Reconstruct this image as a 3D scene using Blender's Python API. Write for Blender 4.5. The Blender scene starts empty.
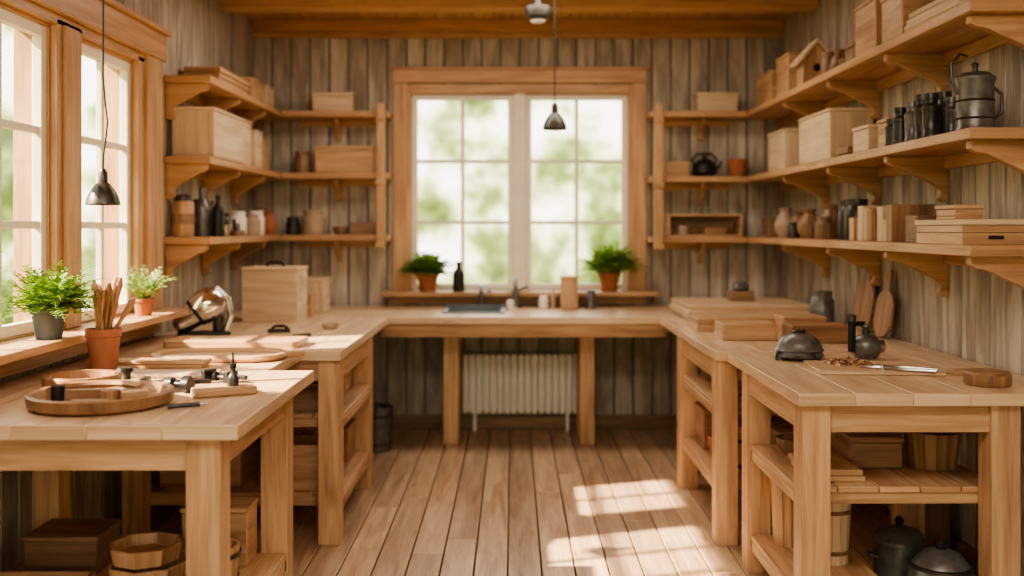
import bpy, bmesh, math, random
from mathutils import Vector, Matrix, noise
random.seed(7)
R = random.Random(11)
sc = bpy.context.scene
COL = sc.collection

# ---------------------------------------------------------------- materials
def newmat(name):
    m = bpy.data.materials.new(name); m.use_nodes = True
    nt = m.node_tree; nt.nodes.clear()
    out = nt.nodes.new('ShaderNodeOutputMaterial')
    b = nt.nodes.new('ShaderNodeBsdfPrincipled')
    nt.links.new(b.outputs[0], out.inputs[0])
    return m, nt, b
def mth(nt, op, a, b=None):
    n = nt.nodes.new('ShaderNodeMath'); n.operation = op
    for i, v in enumerate((a, b)):
        if v is None: continue
        if isinstance(v, (int, float)): n.inputs[i].default_value = v
        else: nt.links.new(v, n.inputs[i])
    return n.outputs[0]
def ramp(nt, fac, stops):
    n = nt.nodes.new('ShaderNodeValToRGB'); cr = n.color_ramp
    while len(cr.elements) < len(stops): cr.elements.new(0.5)
    for e, (p, c) in zip(cr.elements, stops):
        e.position = p; e.color = (c[0], c[1], c[2], 1)
    nt.links.new(fac, n.inputs[0]); return n.outputs[0]
def mixc(nt, mode, fac, a, b):
    n = nt.nodes.new('ShaderNodeMix'); n.data_type = 'RGBA'; n.blend_type = mode
    if isinstance(fac, (int, float)): n.inputs[0].default_value = fac
    else: nt.links.new(fac, n.inputs[0])
    for i, v in ((6, a), (7, b)):
        if isinstance(v, tuple): n.inputs[i].default_value = (*v, 1)
        else: nt.links.new(v, n.inputs[i])
    return n.outputs[2]
def wood(name, dark, mid, light, rough=0.5, gscale=1.0, var=0.25, knots=0.0, worn=None, wear=0.0, bump=0.25, freq=16, sat=0.92):
    m, nt, b = newmat(name)
    uv = nt.nodes.new('ShaderNodeUVMap')
    sep = nt.nodes.new('ShaderNodeSeparateXYZ'); nt.links.new(uv.outputs[0], sep.inputs[0])
    geo = nt.nodes.new('ShaderNodeNewGeometry'); rnd = geo.outputs['Random Per Island']
    def vec(su, sv, sr):
        c = nt.nodes.new('ShaderNodeCombineXYZ')
        nt.links.new(mth(nt, 'MULTIPLY', sep.outputs[0], su*gscale), c.inputs[0])
        nt.links.new(mth(nt, 'MULTIPLY', sep.outputs[1], sv*gscale), c.inputs[1])
        nt.links.new(mth(nt, 'MULTIPLY', rnd, sr), c.inputs[2]); return c.outputs[0]
    def nz(v, scale, det, dist=0.0):
        n = nt.nodes.new('ShaderNodeTexNoise'); n.inputs['Scale'].default_value = scale
        n.inputs['Detail'].default_value = det; n.inputs['Distortion'].default_value = dist
        nt.links.new(v, n.inputs['Vector']); return n.outputs[0]
    g1 = nz(vec(1.6, freq, 57), 1.0, 4, 0.9)
    g2 = nz(vec(5, 150, 91), 1.0, 2)
    g = mth(nt, 'ADD', mth(nt, 'MULTIPLY', g1, 0.72), mth(nt, 'MULTIPLY', g2, 0.28))
    col = ramp(nt, g, [(0.32, dark), (0.5, mid), (0.66, light)])
    if knots:
        vo = nt.nodes.new('ShaderNodeTexVoronoi'); vo.inputs['Scale'].default_value = 1.0
        nt.links.new(vec(1.7, 5.5, 33), vo.inputs['Vector'])
        k = ramp(nt, vo.outputs['Distance'], [(0.03, (1, 1, 1)), (0.13, (0, 0, 0))])
        col = mixc(nt, 'MIX', mth(nt, 'MULTIPLY', k, knots), col, tuple(c*0.35 for c in dark))
    if worn:
        w = nz(vec(2.2, 7, 23), 1.0, 5, 0.5)
        wr = ramp(nt, w, [(0.5, (0, 0, 0)), (0.62, (1, 1, 1))])
        col = mixc(nt, 'MIX', mth(nt, 'MULTIPLY', wr, wear), col, worn)
    val = mth(nt, 'ADD', mth(nt, 'MULTIPLY', rnd, var), 1.0-var*0.55)
    hsv = nt.nodes.new('ShaderNodeHueSaturation'); hsv.inputs['Saturation'].default_value = sat
    nt.links.new(col, hsv.inputs['Color']); nt.links.new(val, hsv.inputs['Value'])
    nt.links.new(hsv.outputs[0], b.inputs['Base Color'])
    b.inputs['Roughness'].default_value = rough
    if bump:
        bp = nt.nodes.new('ShaderNodeBump'); bp.inputs['Strength'].default_value = bump
        bp.inputs['Distance'].default_value = 0.004
        nt.links.new(g, bp.inputs['Height']); nt.links.new(bp.outputs[0], b.inputs['Normal'])
    return m
def plain(name, col, rough=0.5, metal=0.0, var=0.15, scale=9.0, bump=0.0):
    m, nt, b = newmat(name)
    tc = nt.nodes.new('ShaderNodeTexCoord')
    n = nt.nodes.new('ShaderNodeTexNoise'); n.inputs['Scale'].default_value = scale; n.inputs['Detail'].default_value = 4
    nt.links.new(tc.outputs['Object'], n.inputs['Vector'])
    c = ramp(nt, n.outputs[0], [(0.3, tuple(x*(1-var) for x in col)), (0.7, tuple(min(1, x*(1+var)) for x in col))])
    nt.links.new(c, b.inputs['Base Color'])
    rr = mth(nt, 'ADD', mth(nt, 'MULTIPLY', n.outputs[0], 0.2), max(0.02, rough-0.1))
    nt.links.new(rr, b.inputs['Roughness'])
    b.inputs['Metallic'].default_value = metal
    if bump:
        bp = nt.nodes.new('ShaderNodeBump'); bp.inputs['Strength'].default_value = bump
        bp.inputs['Distance'].default_value = 0.01
        nt.links.new(n.outputs[0], bp.inputs['Height']); nt.links.new(bp.outputs[0], b.inputs['Normal'])
    return m

PINE = wood('pine', (0.34, 0.17, 0.08), (0.54, 0.31, 0.155), (0.67, 0.42, 0.235), 0.42, knots=0.12)
TRIM = wood('trim_pine', (0.34, 0.165, 0.075), (0.51, 0.275, 0.13), (0.63, 0.37, 0.185), 0.42, var=0.16)
BTOP = wood('bench_top_wood', (0.46, 0.28, 0.155), (0.65, 0.445, 0.275), (0.77, 0.565, 0.375), 0.33, var=0.16, knots=0.25)
PALE = wood('pale_wood', (0.50, 0.34, 0.20), (0.66, 0.48, 0.31), (0.77, 0.59, 0.40), 0.55, var=0.18)
RED = wood('cherry_wood', (0.17, 0.075, 0.038), (0.31, 0.15, 0.075), (0.42, 0.215, 0.115), 0.42)
WALN = wood('walnut_wood', (0.16, 0.08, 0.04), (0.31, 0.165, 0.085), (0.43, 0.245, 0.135), 0.45, sat=1.0)
BROWN = wood('brown_wood', (0.16, 0.085, 0.045), (0.27, 0.15, 0.08), (0.37, 0.21, 0.12), 0.5)
FLOORM = wood('floor_boards', (0.34, 0.20, 0.115), (0.56, 0.37, 0.23), (0.70, 0.50, 0.335), 0.32, var=0.34, knots=0.6)
WALLM = wood('weathered_boards', (0.24, 0.20, 0.163), (0.455, 0.395, 0.325), (0.62, 0.55, 0.465), 0.75, var=0.28,
             worn=(0.24, 0.165, 0.11), wear=0.45, bump=0.8, freq=11, knots=0.25)
CEILM = wood('ceiling_boards', (0.38, 0.19, 0.09), (0.54, 0.30, 0.15), (0.64, 0.38, 0.20), 0.5, var=0.2)
GAP = plain('dark_backing', (0.05, 0.036, 0.026), 0.9)
CREAM = plain('cream_paint', (0.84, 0.78, 0.67), 0.45, var=0.04)
WHITE = plain('white_enamel', (0.88, 0.84, 0.77), 0.35, var=0.03)
BLACK = plain('black_metal', (0.024, 0.023, 0.024), 0.40, 0.3, var=0.3)
DARK = plain('aged_gunmetal', (0.075, 0.07, 0.064), 0.36, 0.6, var=0.4)
GUN = plain('grey_iron', (0.165, 0.165, 0.165), 0.36, 0.5, var=0.35, scale=20)
SINKM = plain('sink_steel', (0.16, 0.19, 0.22), 0.45, 0.3)
STEEL = plain('brushed_steel', (0.50, 0.49, 0.47), 0.28, 1.0)
CHROME = plain('chrome', (0.72, 0.70, 0.68), 0.14, 1.0, var=0.05)
TERRA = plain('terracotta', (0.38, 0.14, 0.075), 0.75, bump=0.2)
GREYP = plain('grey_pot', (0.08, 0.095, 0.11), 0.55)
CERAM = plain('stoneware', (0.44, 0.32, 0.24), 0.45)
SOIL = plain('soil', (0.05, 0.03, 0.02), 0.95, bump=0.8, scale=60)
def leafmat(name, c1, c2):
    m, nt, b = newmat(name)
    geo = nt.nodes.new('ShaderNodeNewGeometry')
    c = ramp(nt, geo.outputs['Random Per Island'], [(0.0, c1), (1.0, c2)])
    nt.links.new(c, b.inputs['Base Color']); b.inputs['Roughness'].default_value = 0.5
    tr = nt.nodes.new('ShaderNodeBsdfTranslucent'); nt.links.new(c, tr.inputs[0])
    mx = nt.nodes.new('ShaderNodeMixShader'); mx.inputs[0].default_value = 0.4
    nt.links.new(b.outputs[0], mx.inputs[1]); nt.links.new(tr.outputs[0], mx.inputs[2])
    nt.links.new(mx.outputs[0], [n for n in nt.nodes if n.type == 'OUTPUT_MATERIAL'][0].inputs[0])
    return m
LEAF = leafmat('fern_leaf', (0.08, 0.18, 0.02), (0.28, 0.44, 0.06))
LEAF2 = leafmat('herb_leaf', (0.16, 0.27, 0.07), (0.42, 0.55, 0.20))
def glassmat():
    m, nt, b = newmat('window_glass'); nt.nodes.remove(b)
    t = nt.nodes.new('ShaderNodeBsdfTransparent'); g = nt.nodes.new('ShaderNodeBsdfGlossy'); g.inputs['Roughness'].default_value = 0.02
    mx = nt.nodes.new('ShaderNodeMixShader'); mx.inputs[0].default_value = 0.04
    nt.links.new(t.outputs[0], mx.inputs[1]); nt.links.new(g.outputs[0], mx.inputs[2])
    nt.links.new(mx.outputs[0], nt.nodes['Material Output'].inputs[0]); return m
GLASS = glassmat()

# ---------------------------------------------------------------- builder
class B:
    def __init__(s):
        s.bm = bmesh.new(); s.uv = s.bm.loops.layers.uv.new('UVMap'); s.mats = []; s.M = Matrix()
    def mi(s, m):
        if m not in s.mats: s.mats.append(m)
        return s.mats.index(m)
    def at(s, x=0, y=0, z=0, rz=0, rx=0, ry=0):
        s.M = Matrix.Translation((x, y, z)) @ Matrix.Rotation(rz, 4, 'Z') @ Matrix.Rotation(ry, 4, 'Y') @ Matrix.Rotation(rx, 4, 'X'); return s
    def face(s, vs, m, uvs, smooth=True):
        try: f = s.bm.faces.new(vs)
        except ValueError: return
        f.material_index = s.mi(m); f.smooth = smooth
        for l, u in zip(f.loops, uvs): l[s.uv].uv = u
    def quad(s, pts, m):
        s.face([s.bm.verts.new(s.M @ Vector(p)) for p in pts], m, [(0, 0), (1, 0), (1, 1), (0, 1)]); return s
    def box(s, x0, x1, y0, y1, z0, z1, m, grain=None):
        lo = (min(x0, x1), min(y0, y1), min(z0, z1)); hi = (max(x0, x1), max(y0, y1), max(z0, z1))
        d = [hi[i]-lo[i] for i in range(3)]
        a = grain if grain is not None else d.index(max(d))
        b, c = [i for i in range(3) if i != a]
        co = [(x, y, z) for x in (lo[0], hi[0]) for y in (lo[1], hi[1]) for z in (lo[2], hi[2])]
        vs = [s.bm.verts.new(s.M @ Vector(p)) for p in co]
        o = R.random()*5
        for idx, n in (((0, 1, 3, 2), 0), ((4, 6, 7, 5), 0), ((0, 4, 5, 1), 1), ((2, 3, 7, 6), 1), ((0, 2, 6, 4), 2), ((1, 5, 7, 3), 2)):
            uvs = []
            for i in idx:
                p = co[i]
                if n == a: uvs.append((p[b]*0.3+o, p[c]))
                elif n == b: uvs.append((p[a]+o, p[c]+o))
                else: uvs.append((p[a]+o, p[b]+o))
            s.face([vs[i] for i in idx], m, uvs)
        return s
    def lathe(s, prof, m, x=0, y=0, z=0, seg=24, sx=1, sy=1):
        rings = []
        for r, h in prof:
            if r < 1e-5: rings.append([s.bm.verts.new(s.M @ Vector((x, y, z+h)))])
            else: rings.append([s.bm.verts.new(s.M @ Vector((x+sx*r*math.cos(2*math.pi*i/seg), y+sy*r*math.sin(2*math.pi*i/seg), z+h))) for i in range(seg)])
        L = 0
        for k in range(len(prof)-1):
            A, C = rings[k], rings[k+1]
            d = math.hypot(prof[k+1][0]-prof[k][0], prof[k+1][1]-prof[k][1])
            for i in range(seg):
                j = (i+1) % seg
                u0, u1 = i/seg*0.6, (i+1)/seg*0.6
                if len(A) == 1 and len(C) == 1: continue
                if len(A) == 1: s.face([A[0], C[j], C[i]], m, [(L, u0), (L+d, u1), (L+d, u0)])
                elif len(C) == 1: s.face([A[i], A[j], C[0]], m, [(L, u0), (L, u1), (L+d, u0)])
                else: s.face([A[i], A[j], C[j], C[i]], m, [(L, u0), (L, u1), (L+d, u1), (L+d, u0)])
            L += d
        return s
    def cyl(s, r, h, m, x=0, y=0, z=0, seg=20, r2=None):
        r2 = r if r2 is None else r2
        return s.lathe([(0, 0), (r, 0), (r2, h), (0, h)], m, x, y, z, seg)
    def tube(s, pts, r, m, seg=8, closed=False):
        pts = [Vector(p) for p in pts]; rings = []; n = len(pts); prev = None
        for i, p in enumerate(pts):
            rr = r[i] if isinstance(r, (list, tuple)) else r
            if closed: t = pts[(i+1) % n]-pts[i-1]
            else: t = pts[min(i+1, n-1)]-pts[max(i-1, 0)]
            t.normalize()
            if prev is None:
                up = Vector((0, 0, 1)) if abs(t.z) < 0.9 else Vector((1, 0, 0)); a = t.cross(up).normalized()
            else: a = (prev-t*prev.dot(t)).normalized()
            prev = a; b = t.cross(a)
            rings.append([s.bm.verts.new(s.M @ (p+a*rr*math.cos(2*math.pi*k/seg)+b*rr*math.sin(2*math.pi*k/seg))) for k in range(seg)])
        for i in range(n if closed else n-1):
            A, C = rings[i], rings[(i+1) % n]
            for k in range(seg):
                j = (k+1) % seg
                s.face([A[k], A[j], C[j], C[k]], m, [(i*.05, k*.01), (i*.05, k*.01+.01), (i*.05+.05, k*.01+.01), (i*.05+.05, k*.01)])
        if not closed:
            for rg in (rings[0], rings[-1]): s.face(rg, m, [(0, 0)]*seg)
        return s
    def prism(s, pts, vec, m):
        pts = [Vector(p) for p in pts]; vec = Vector(vec); o = R.random()*5
        ext = [max(p[i] for p in pts)-min(p[i] for p in pts) for i in range(3)]
        a = ext.index(max(ext)); rest = [i for i in range(3) if i != a]
        f = lambda p: (p[a]+o, p[rest[0]]+p[rest[1]]+o)
        A = [s.bm.verts.new(s.M @ p) for p in pts]; C = [s.bm.verts.new(s.M @ (p+vec)) for p in pts]
        q = [p+vec for p in pts]; n = len(pts)
        s.face(A, m, [f(p) for p in pts]); s.face(C[::-1], m, [f(p) for p in q][::-1])
        for i in range(n):
            j = (i+1) % n
            s.face([A[j], A[i], C[i], C[j]], m, [f(pts[j]), f(pts[i]), f(q[i]), f(q[j])])
        return s
    def done(s, name, bevel=0.0, ang=35):
        bmesh.ops.recalc_face_normals(s.bm, faces=s.bm.faces[:])
        xs = [v.co for v in s.bm.verts]
        c = Vector(((min(v.x for v in xs)+max(v.x for v in xs))/2, (min(v.y for v in xs)+max(v.y for v in xs))/2, min(v.z for v in xs)))
        for v in s.bm.verts: v.co -= c
        me = bpy.data.meshes.new(name); s.bm.to_mesh(me); s.bm.free()
        for m in s.mats: me.materials.append(m)
        me.set_sharp_from_angle(angle=math.radians(ang))
        ob = bpy.data.objects.new(name, me); ob.location = c; COL.objects.link(ob)
        if bevel:
            md = ob.modifiers.new('bevel', 'BEVEL'); md.width = bevel; md.segments = 2; md.limit_method = 'ANGLE'; md.angle_limit = math.radians(50)
        return ob

XL, XR, YB, ZC, YF = -1.94, 2.02, 7.5, 3.05, -1.2
# ---------------------------------------------------------------- room shell
b = B(); x = XL-0.3; i = 0
b.box(XL-0.3, XR+0.3, YF, YB+0.3, -0.12, -0.03, GAP)
while x < XR+0.3:
    w = 0.142; y = YF-(i*0.73 % 1.4)
    while y < YB+0.3:
        L = 2.6+((i*37) % 11)*0.12
        b.box(x, x+w, max(y, YF), min(y+L-0.003, YB+0.3), -0.03, 0, FLOORM, grain=1); y += L
    x += w+0.006; i += 1
b.done('floor', 0.003)
b = B(); b.box(XL-0.3, XR+0.3, YF, YB+0.3, ZC+0.03, ZC+0.1, GAP)
x = XL-0.3
while x < XR+0.3:
    b.box(x, x+0.135, YF, YB+0.3, ZC, ZC+0.03, CEILM); x += 0.14
b.done('ceiling', 0.003)
b = B()
for y in (0.6, 2.1, 3.6, 5.1, 6.6):
    b.box(XL+0.002, XR-0.002, y, y+0.14, ZC-0.10, ZC-0.001, CEILM)
b.done('trim_ceiling_beams', 0.006)
b = B(); b.box(XL+0.002, XR-0.002, YB-0.09, YB-0.002, ZC-0.09, ZC-0.001, TRIM); b.box(XL+.002, XR-.002, YB-0.05, YB-0.002, ZC-0.13, ZC-0.09, TRIM)
b.done('trim_back_crown', 0.006)

def wallx(name, X, sgn, y0, y1, openings):
    b = B(); t0, t1 = X, X+sgn*0.022; c0, c1 = X+sgn*0.022, X+sgn*0.16
    def col(a, c, mat, u0, u1):
        zs = [(0, ZC)]
        for (oa, ob_, oz0, oz1) in openings:
            if c > oa+1e-4 and a < ob_-1e-4: zs = [(0, oz0), (oz1, ZC)]
        for z0, z1 in zs: b.box(u0, u1, a, c, z0, z1, mat, grain=2)
    edges = sorted(set([y0, y1]+[e for o in openings for e in o[:2]]))
    for a, c in zip(edges, edges[1:]):
        col(a, c, GAP, c0, c1)
        n = max(1, round((c-a)/0.135)); w = (c-a)/n
        for k in range(n): col(a+k*w+0.004, a+(k+1)*w-0.004, WALLM, t0, t1)
    return b.done(name, 0.006)
def wally(name, Y, x0, x1, openings, sg=1):
    b = B()
    edges = sorted(set([x0, x1]+[e for o in openings for e in o[:2]]))
    for a, c in zip(edges, edges[1:]):
        zs = [(0, ZC)]
        for (oa, ob_, oz0, oz1) in openings:
            if c > oa+1e-4 and a < ob_-1e-4: zs = [(0, oz0), (oz1, ZC)]
        n = max(1, round((c-a)/0.14)); w = (c-a)/n
        for z0, z1 in zs:
            if z1-z0 < .01: continue
            b.box(a, c, Y+sg*0.022, Y+sg*0.16, z0, z1, GAP)
            for k in range(n): b.box(a+k*w+0.004, a+(k+1)*w-0.004, Y, Y+sg*0.022, z0, z1, WALLM, grain=2)
    return b.done(name, 0.006)
WL = [(3.10, 4.20, 1.07, 2.36), (4.42, 5.12, 1.07, 2.36)]
wallx('wall_left', XL, -1, YF, YB, WL)
wallx('wall_right', XR, 1, YF, YB, [])
wally('wall_back', YB, XL-.16, XR+.16, [(-0.80, 0.90, 1.03, 2.58)])
wally('wall_front', YF, XL-.16, XR+.16, [(-1.2, 1.3, 0.0, 2.3)], -1)  # unseen wall, added with its opening to make the frontal light less flat

# windows
def sash(b, x0, x1, z0, z1, y, cols, rows, ax='x', st=0.045, mu=0.028, th=0.04):
    def bx(a, c, z0_, z1_, t):
        if ax == 'x': b.box(a, c, y-t/2, y+t/2, z0_, z1_, CREAM)
        else: b.box(y-t/2, y+t/2, a, c, z0_, z1_, CREAM)
    bx(x0, x0+st, z0, z1, th); bx(x1-st, x1, z0, z1, th); bx(x0+st, x1-st, z0, z0+st, th); bx(x0+st, x1-st, z1-st, z1, th)
    for k in range(1, cols):
        xx = x0+st+(x1-x0-2*st)*k/cols; bx(xx-mu/2, xx+mu/2, z0+st, z1-st, th*.7)
    for k in range(1, rows):
        zz = z0+st+(z1-z0-2*st)*k/rows; bx(x0+st, x1-st, zz-mu/2, zz+mu/2, th*.6)
    if ax == 'x': b.quad([(x0+st, y, z0+st), (x1-st, y, z0+st), (x1-st, y, z1-st), (x0+st, y, z1-st)], GLASS)
    else: b.quad([(y, x0+st, z0+st), (y, x1-st, z0+st), (y, x1-st, z1-st), (y, x0+st, z1-st)], GLASS)
b = B(); y0 = YB-0.035
for a, c in ((-0.895, -0.795), (0.895, 0.995)): b.box(a, c, y0, YB-.0005, 1.033, 2.584, TRIM)
b.box(-0.90, 1.0, y0-0.01, YB-.0005, 2.585, 2.68, TRIM); b.box(-0.915, 1.015, y0-0.03, YB-.0005, 2.68, 2.70, TRIM)
b.box(-0.799, -0.765, YB-0.01, YB+0.15, 1.033, 2.579, TRIM); b.box(0.865, 0.899, YB-0.01, YB+0.15, 1.033, 2.579, TRIM)
b.box(-0.765, 0.865, YB-0.01, YB+0.15, 2.51, 2.579, TRIM)
b.box(0.005, 0.095, YB+0.01, YB+0.12, 1.033, 2.51, CREAM)
sash(b, -0.765, 0.005, 1.035, 2.51, YB+0.07, 2, 3); sash(b, 0.095, 0.865, 1.035, 2.51, YB+0.07, 2, 3)
b.done('window_1', 0.003)
b = B(); b.box(-0.96, 1.06, YB-0.20, YB-.0005, 1.0, 1.032, TRIM); b.box(-0.90, 1.0, YB-0.03, YB-.0005, 0.935, 1.0, TRIM)
b.done('trim_window_sill_back', 0.003)
X = XL+.0005
b = B()
b.box(X, X+0.05, 5.18, 5.40, 1.07, 2.40, TRIM); b.box(X, X+0.03, 5.10, 5.18, 1.07, 2.38, TRIM)
b.box(X, X+0.03, 4.19, 4.43, 1.07, 2.38, TRIM); b.box(X+.03, X+0.045, 4.24, 4.38, 1.07, 2.36, TRIM)
b.box(X, X+0.05, 2.9, 3.12, 1.07, 2.40, TRIM)
b.box(X, X+0.03, 2.9, 5.18, 2.355, 2.40, TRIM)
b.box(X, X+0.06, 2.86, 5.43, 2.40, 2.54, TRIM); b.box(X, X+0.085, 2.84, 5.45, 2.54, 2.565, TRIM)
for (a, c, z0, z1) in WL:
    b.box(X-.15, X-.001, a+.001, a+.02, z0, z1-.001, TRIM); b.box(X-.15, X-.001, c-.02, c-.001, z0, z1-.001, TRIM); b.box(X-.15, X-.001, a+.02, c-.02, z1-.02, z1-.001, TRIM)
    b.box(X-.15, X-.001, a+.02, c-.02, z0+.0005, z0+.006, TRIM)
sash(b, 3.12, 4.18, 1.077, 2.34, X-0.030, 3, 3, 'y', mu=.032); sash(b, 4.44, 5.10, 1.077, 2.34, X-0.030, 2, 3, 'y', mu=.032)
b.done('window_2', 0.003)
b = B(); b.box(X, X+0.21, 2.86, 5.45, 1.035, 1.068, TRIM); b.box(X, X+0.04, 2.9, 5.40, 0.94, 1.035, TRIM)
b.done('trim_window_sill_left', 0.004)

# ---------------------------------------------------------------- benches
def bench(name, top, legx, legy, shelves, extra=None, zt=0.92, hole=None):
    b = B(); th = 0.045; x0, x1, y0, y1 = top
    if hole:
        hx0, hx1, hy0, hy1 = hole
        for bx in ((x0, hx0, y0, y1), (hx1, x1, y0, y1), (hx0, hx1, y0, hy0), (hx0, hx1, hy1, y1)): b.box(*bx, zt-th, zt, BTOP, grain=0)
    else:
        n = 5; w = (x1-x0)/n
        for k in range(n): b.box(x0+k*w+.0003, x0+(k+1)*w-.0003, y0, y1, zt-th, zt, BTOP, grain=1)
    if extra: b.box(*extra, zt-th, zt, BTOP)
    hl = 0.052
    for lx in legx:
        for ly in legy: b.box(lx-hl, lx+hl, ly-hl, ly+hl, 0, zt-th, PINE, grain=2)
    az0, az1 = zt-th-0.10, zt-th
    lx0, lx1, ly0, ly1 = legx[0]-hl, legx[-1]+hl, legy[0], legy[-1]
    b.box(lx0+.01, lx0+.035, ly0+hl, ly1-hl, az0, az1, PINE); b.box(lx1-.035, lx1-.01, ly0+hl, ly1-hl, az0, az1, PINE)
    b.box(lx0+hl, lx1-hl, ly0-.035, ly0-.01, az0, az1, PINE); b.box(lx0+hl, lx1-hl, ly1+.01, ly1+.035, az0, az1, PINE)
    if hole: b.box(-0.86, 1.0, 6.535, 6.56, 0.785, 0.8745, PINE)
    for z, sx0, sx1, sy0, sy1 in shelves:
        n = max(2, round((sx1-sx0)/0.15)); w = (sx1-sx0)/n
        for k in range(n): b.box(sx0+k*w+.002, sx0+(k+1)*w-.002, sy0, sy1, z-.022, z, PINE, grain=1)
        b.box(sx0, sx1, sy0+.01, sy0+.035, z-.065, z-.022, PINE); b.box(sx0, sx1, sy1-.035, sy1-.01, z-.065, z-.022, PINE)
        b.box(sx0, sx0+.025, sy0, sy1, z-.065, z-.022, PINE); b.box(sx1-.025, sx1, sy0, sy1, z-.065, z-.022, PINE)
    return b.done(name, 0.003)
bench('workbench', (-1.925, -0.81, 2.94, 4.075), (-1.80, -.92), (3.02, 3.90), [(0.25, -1.85, -.87, 3.073, 3.847)])
bench('workbench', (-1.925, -0.81, 4.70, 6.495), (-1.80, -.87), (4.78, 5.79), [(0.60, -1.85, -.82, 4.833, 5.737), (0.22, -1.85, -.82, 4.833, 5.737)],
       extra=(-1.925, -1.0, 4.08, 4.698))
bench('workbench', (1.0, 2.005, 3.50, 4.66), (1.07, 1.74), (3.58, 4.40), [(0.56, 1.03, 1.78, 3.633, 4.347), (0.17, 1.03, 1.40, 3.633, 4.347)])
bench('workbench', (0.95, 2.005, 4.69, 6.495), (1.01, 1.90), (4.77, 5.79), [(0.66, 0.97, 1.94, 4.823, 5.737), (0.30, 0.97, 1.94, 4.823, 5.737)])
bench('sink_counter', (-1.925, 2.005, 6.50, 7.46), (-1.80, -.43, .515, 1.90), (6.98, 7.27), [], hole=(-.46, -.08, 6.80, 7.24))
b = B()
hx0, hx1, hy0, hy1 = -.458, -.082, 6.802, 7.238
b.box(hx0, hx0+.006, hy0, hy1, .78, .921, SINKM); b.box(hx1-.006, hx1, hy0, hy1, .78, .921, SINKM)
b.box(hx0, hx1, hy0, hy0+.006, .78, .921, SINKM); b.box(hx0, hx1, hy1-.006, hy1, .78, .921, SINKM); b.box(hx0, hx1, hy0, hy1, .775, .782, SINKM)
b.box(hx0-.03, hx1+.03, hy0-.03, hy0+.004, .9205, .930, SINKM); b.box(hx0-.03, hx1+.03, hy1-.004, hy1+.03, .9205, .945, SINKM)
b.box(hx0-.03, hx0+.004, hy0, hy1, .9205, .930, SINKM); b.box(hx1-.004, hx1+.03, hy0, hy1, .9205, .930, SINKM)
b.cyl(.02, .004, BLACK, -.28, 7.0, .782); b.done('sink', 0.002)
def faucet(x, y, s=1.0):
    b = B(); b.at(x, y, .9205)
    b.cyl(.03*s, .012, STEEL); b.cyl(.019*s, .09*s, GUN, z=.012)
    b.tube([(0, 0, .09*s), (0, 0, .12*s), (0, -.02*s, .15*s), (0, -.06*s, .16*s), (0, -.11*s, .15*s), (0, -.13*s, .12*s)], .013*s, GUN, 10)
    b.tube([(0, 0, .09*s), (.05*s, 0, .115*s), (.07*s, 0, .12*s)], .008*s, GUN)
    b.done('faucet')
faucet(.02, 7.27, 1.3); faucet(-.23, 7.31, 1.0)

# radiator
b = B()
rx0, rx1, rz0, rz1 = -.375, .49, .13, .57
b.box(rx0, rx1, 7.42, 7.44, rz0+.02, rz1-.02, WHITE)
n = 17; w = (rx1-rx0)/n
for k in range(n):
    b.box(rx0+k*w+.006, rx0+(k+1)*w-.006, 7.37, 7.42, rz0, rz1, WHITE)
b.box(rx0, rx1, 7.385, 7.43, rz1-.045, rz1-.02, WHITE); b.box(rx0, rx1, 7.385, 7.43, rz0+.02, rz0+.045, WHITE)
for xx in (rx0+.08, rx1-.1): b.box(xx, xx+.025, 7.38, 7.42, 0, rz0+.02, WHITE)
b.done('radiator', 0.006)

b = B(); b.box(XL+.003, XR-.003, YB-.02, YB-.001, 0.001, .10, BROWN); b.done('baseboard_back', .003)
b = B(); b.box(XL+.001, XL+.02, YF, YB-.025, 0.001, .10, BROWN); b.done('baseboard_left', .003)
b = B(); b.box(XR-.02, XR-.001, YF, YB-.025, 0.001, .10, BROWN); b.done('baseboard_right', .003)

# ---------------------------------------------------------------- shelves
def brk(b, X, sg, y, z, L=.23, H=.20, t=.038):
    P = [(0, 0), (L, 0), (L, -.03), (L-.02, -.045)]
    for k in range(13):
        u = k/12
        P.append((.045+(L*.80-.045)*(1-u)**2.1+.012*math.sin(u*math.pi*2), -.05-(H-.075)*u))
    P += [(.05, -H+.015), (.03, -H), (0, -H)]
    b.prism([(X+sg*d, y-t/2, z+h) for d, h in P], (0, t, 0), TRIM)
def brky(b, x, Y, z, L=.17, H=.16, t=.035):
    P = [(0, 0), (L, 0), (L, -.03)]
    for k in range(9):
        u = k/8; P.append((.035+(L*.80-.035)*(1-u)**2.1, -.04-(H-.05)*u))
    P += [(0, -H)]
    b.prism([(x-t/2, Y-d, z+h) for d, h in P], (t, 0, 0), TRIM)
th = .042
for z in (2.35, 1.90, 1.45):
    b = B(); b.box(XL+.001, -1.68, 5.55, 7.498, z-th, z, TRIM)
    b.box(XL+.001, XL+.025, 5.6, 7.49, z-th-.06, z-th, TRIM)
    for y in (5.60, 6.25, 6.9): brk(b, XL+.001, 1, y, z-th-.0005)
    b.done('wall_shelf', .004)
    b = B(); b.box(-1.678, -.905, 7.25, 7.498, z-th, z, TRIM); b.box(-1.6, -.99, 7.475, 7.498, z-th-.05, z-th, TRIM)
    brky(b, -1.30, YB-.001, z-th-.0005); b.done('wall_shelf', .004)
b = B(); b.box(-.985, -.925, 7.20, 7.245, 1.36, 2.40, TRIM)
for z in (2.35, 1.90, 1.45): b.box(-.99, -.92, 7.19, 7.245, z-.09, z-.05, TRIM)
b.done('trim_shelf_upright_left', .005)
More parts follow.
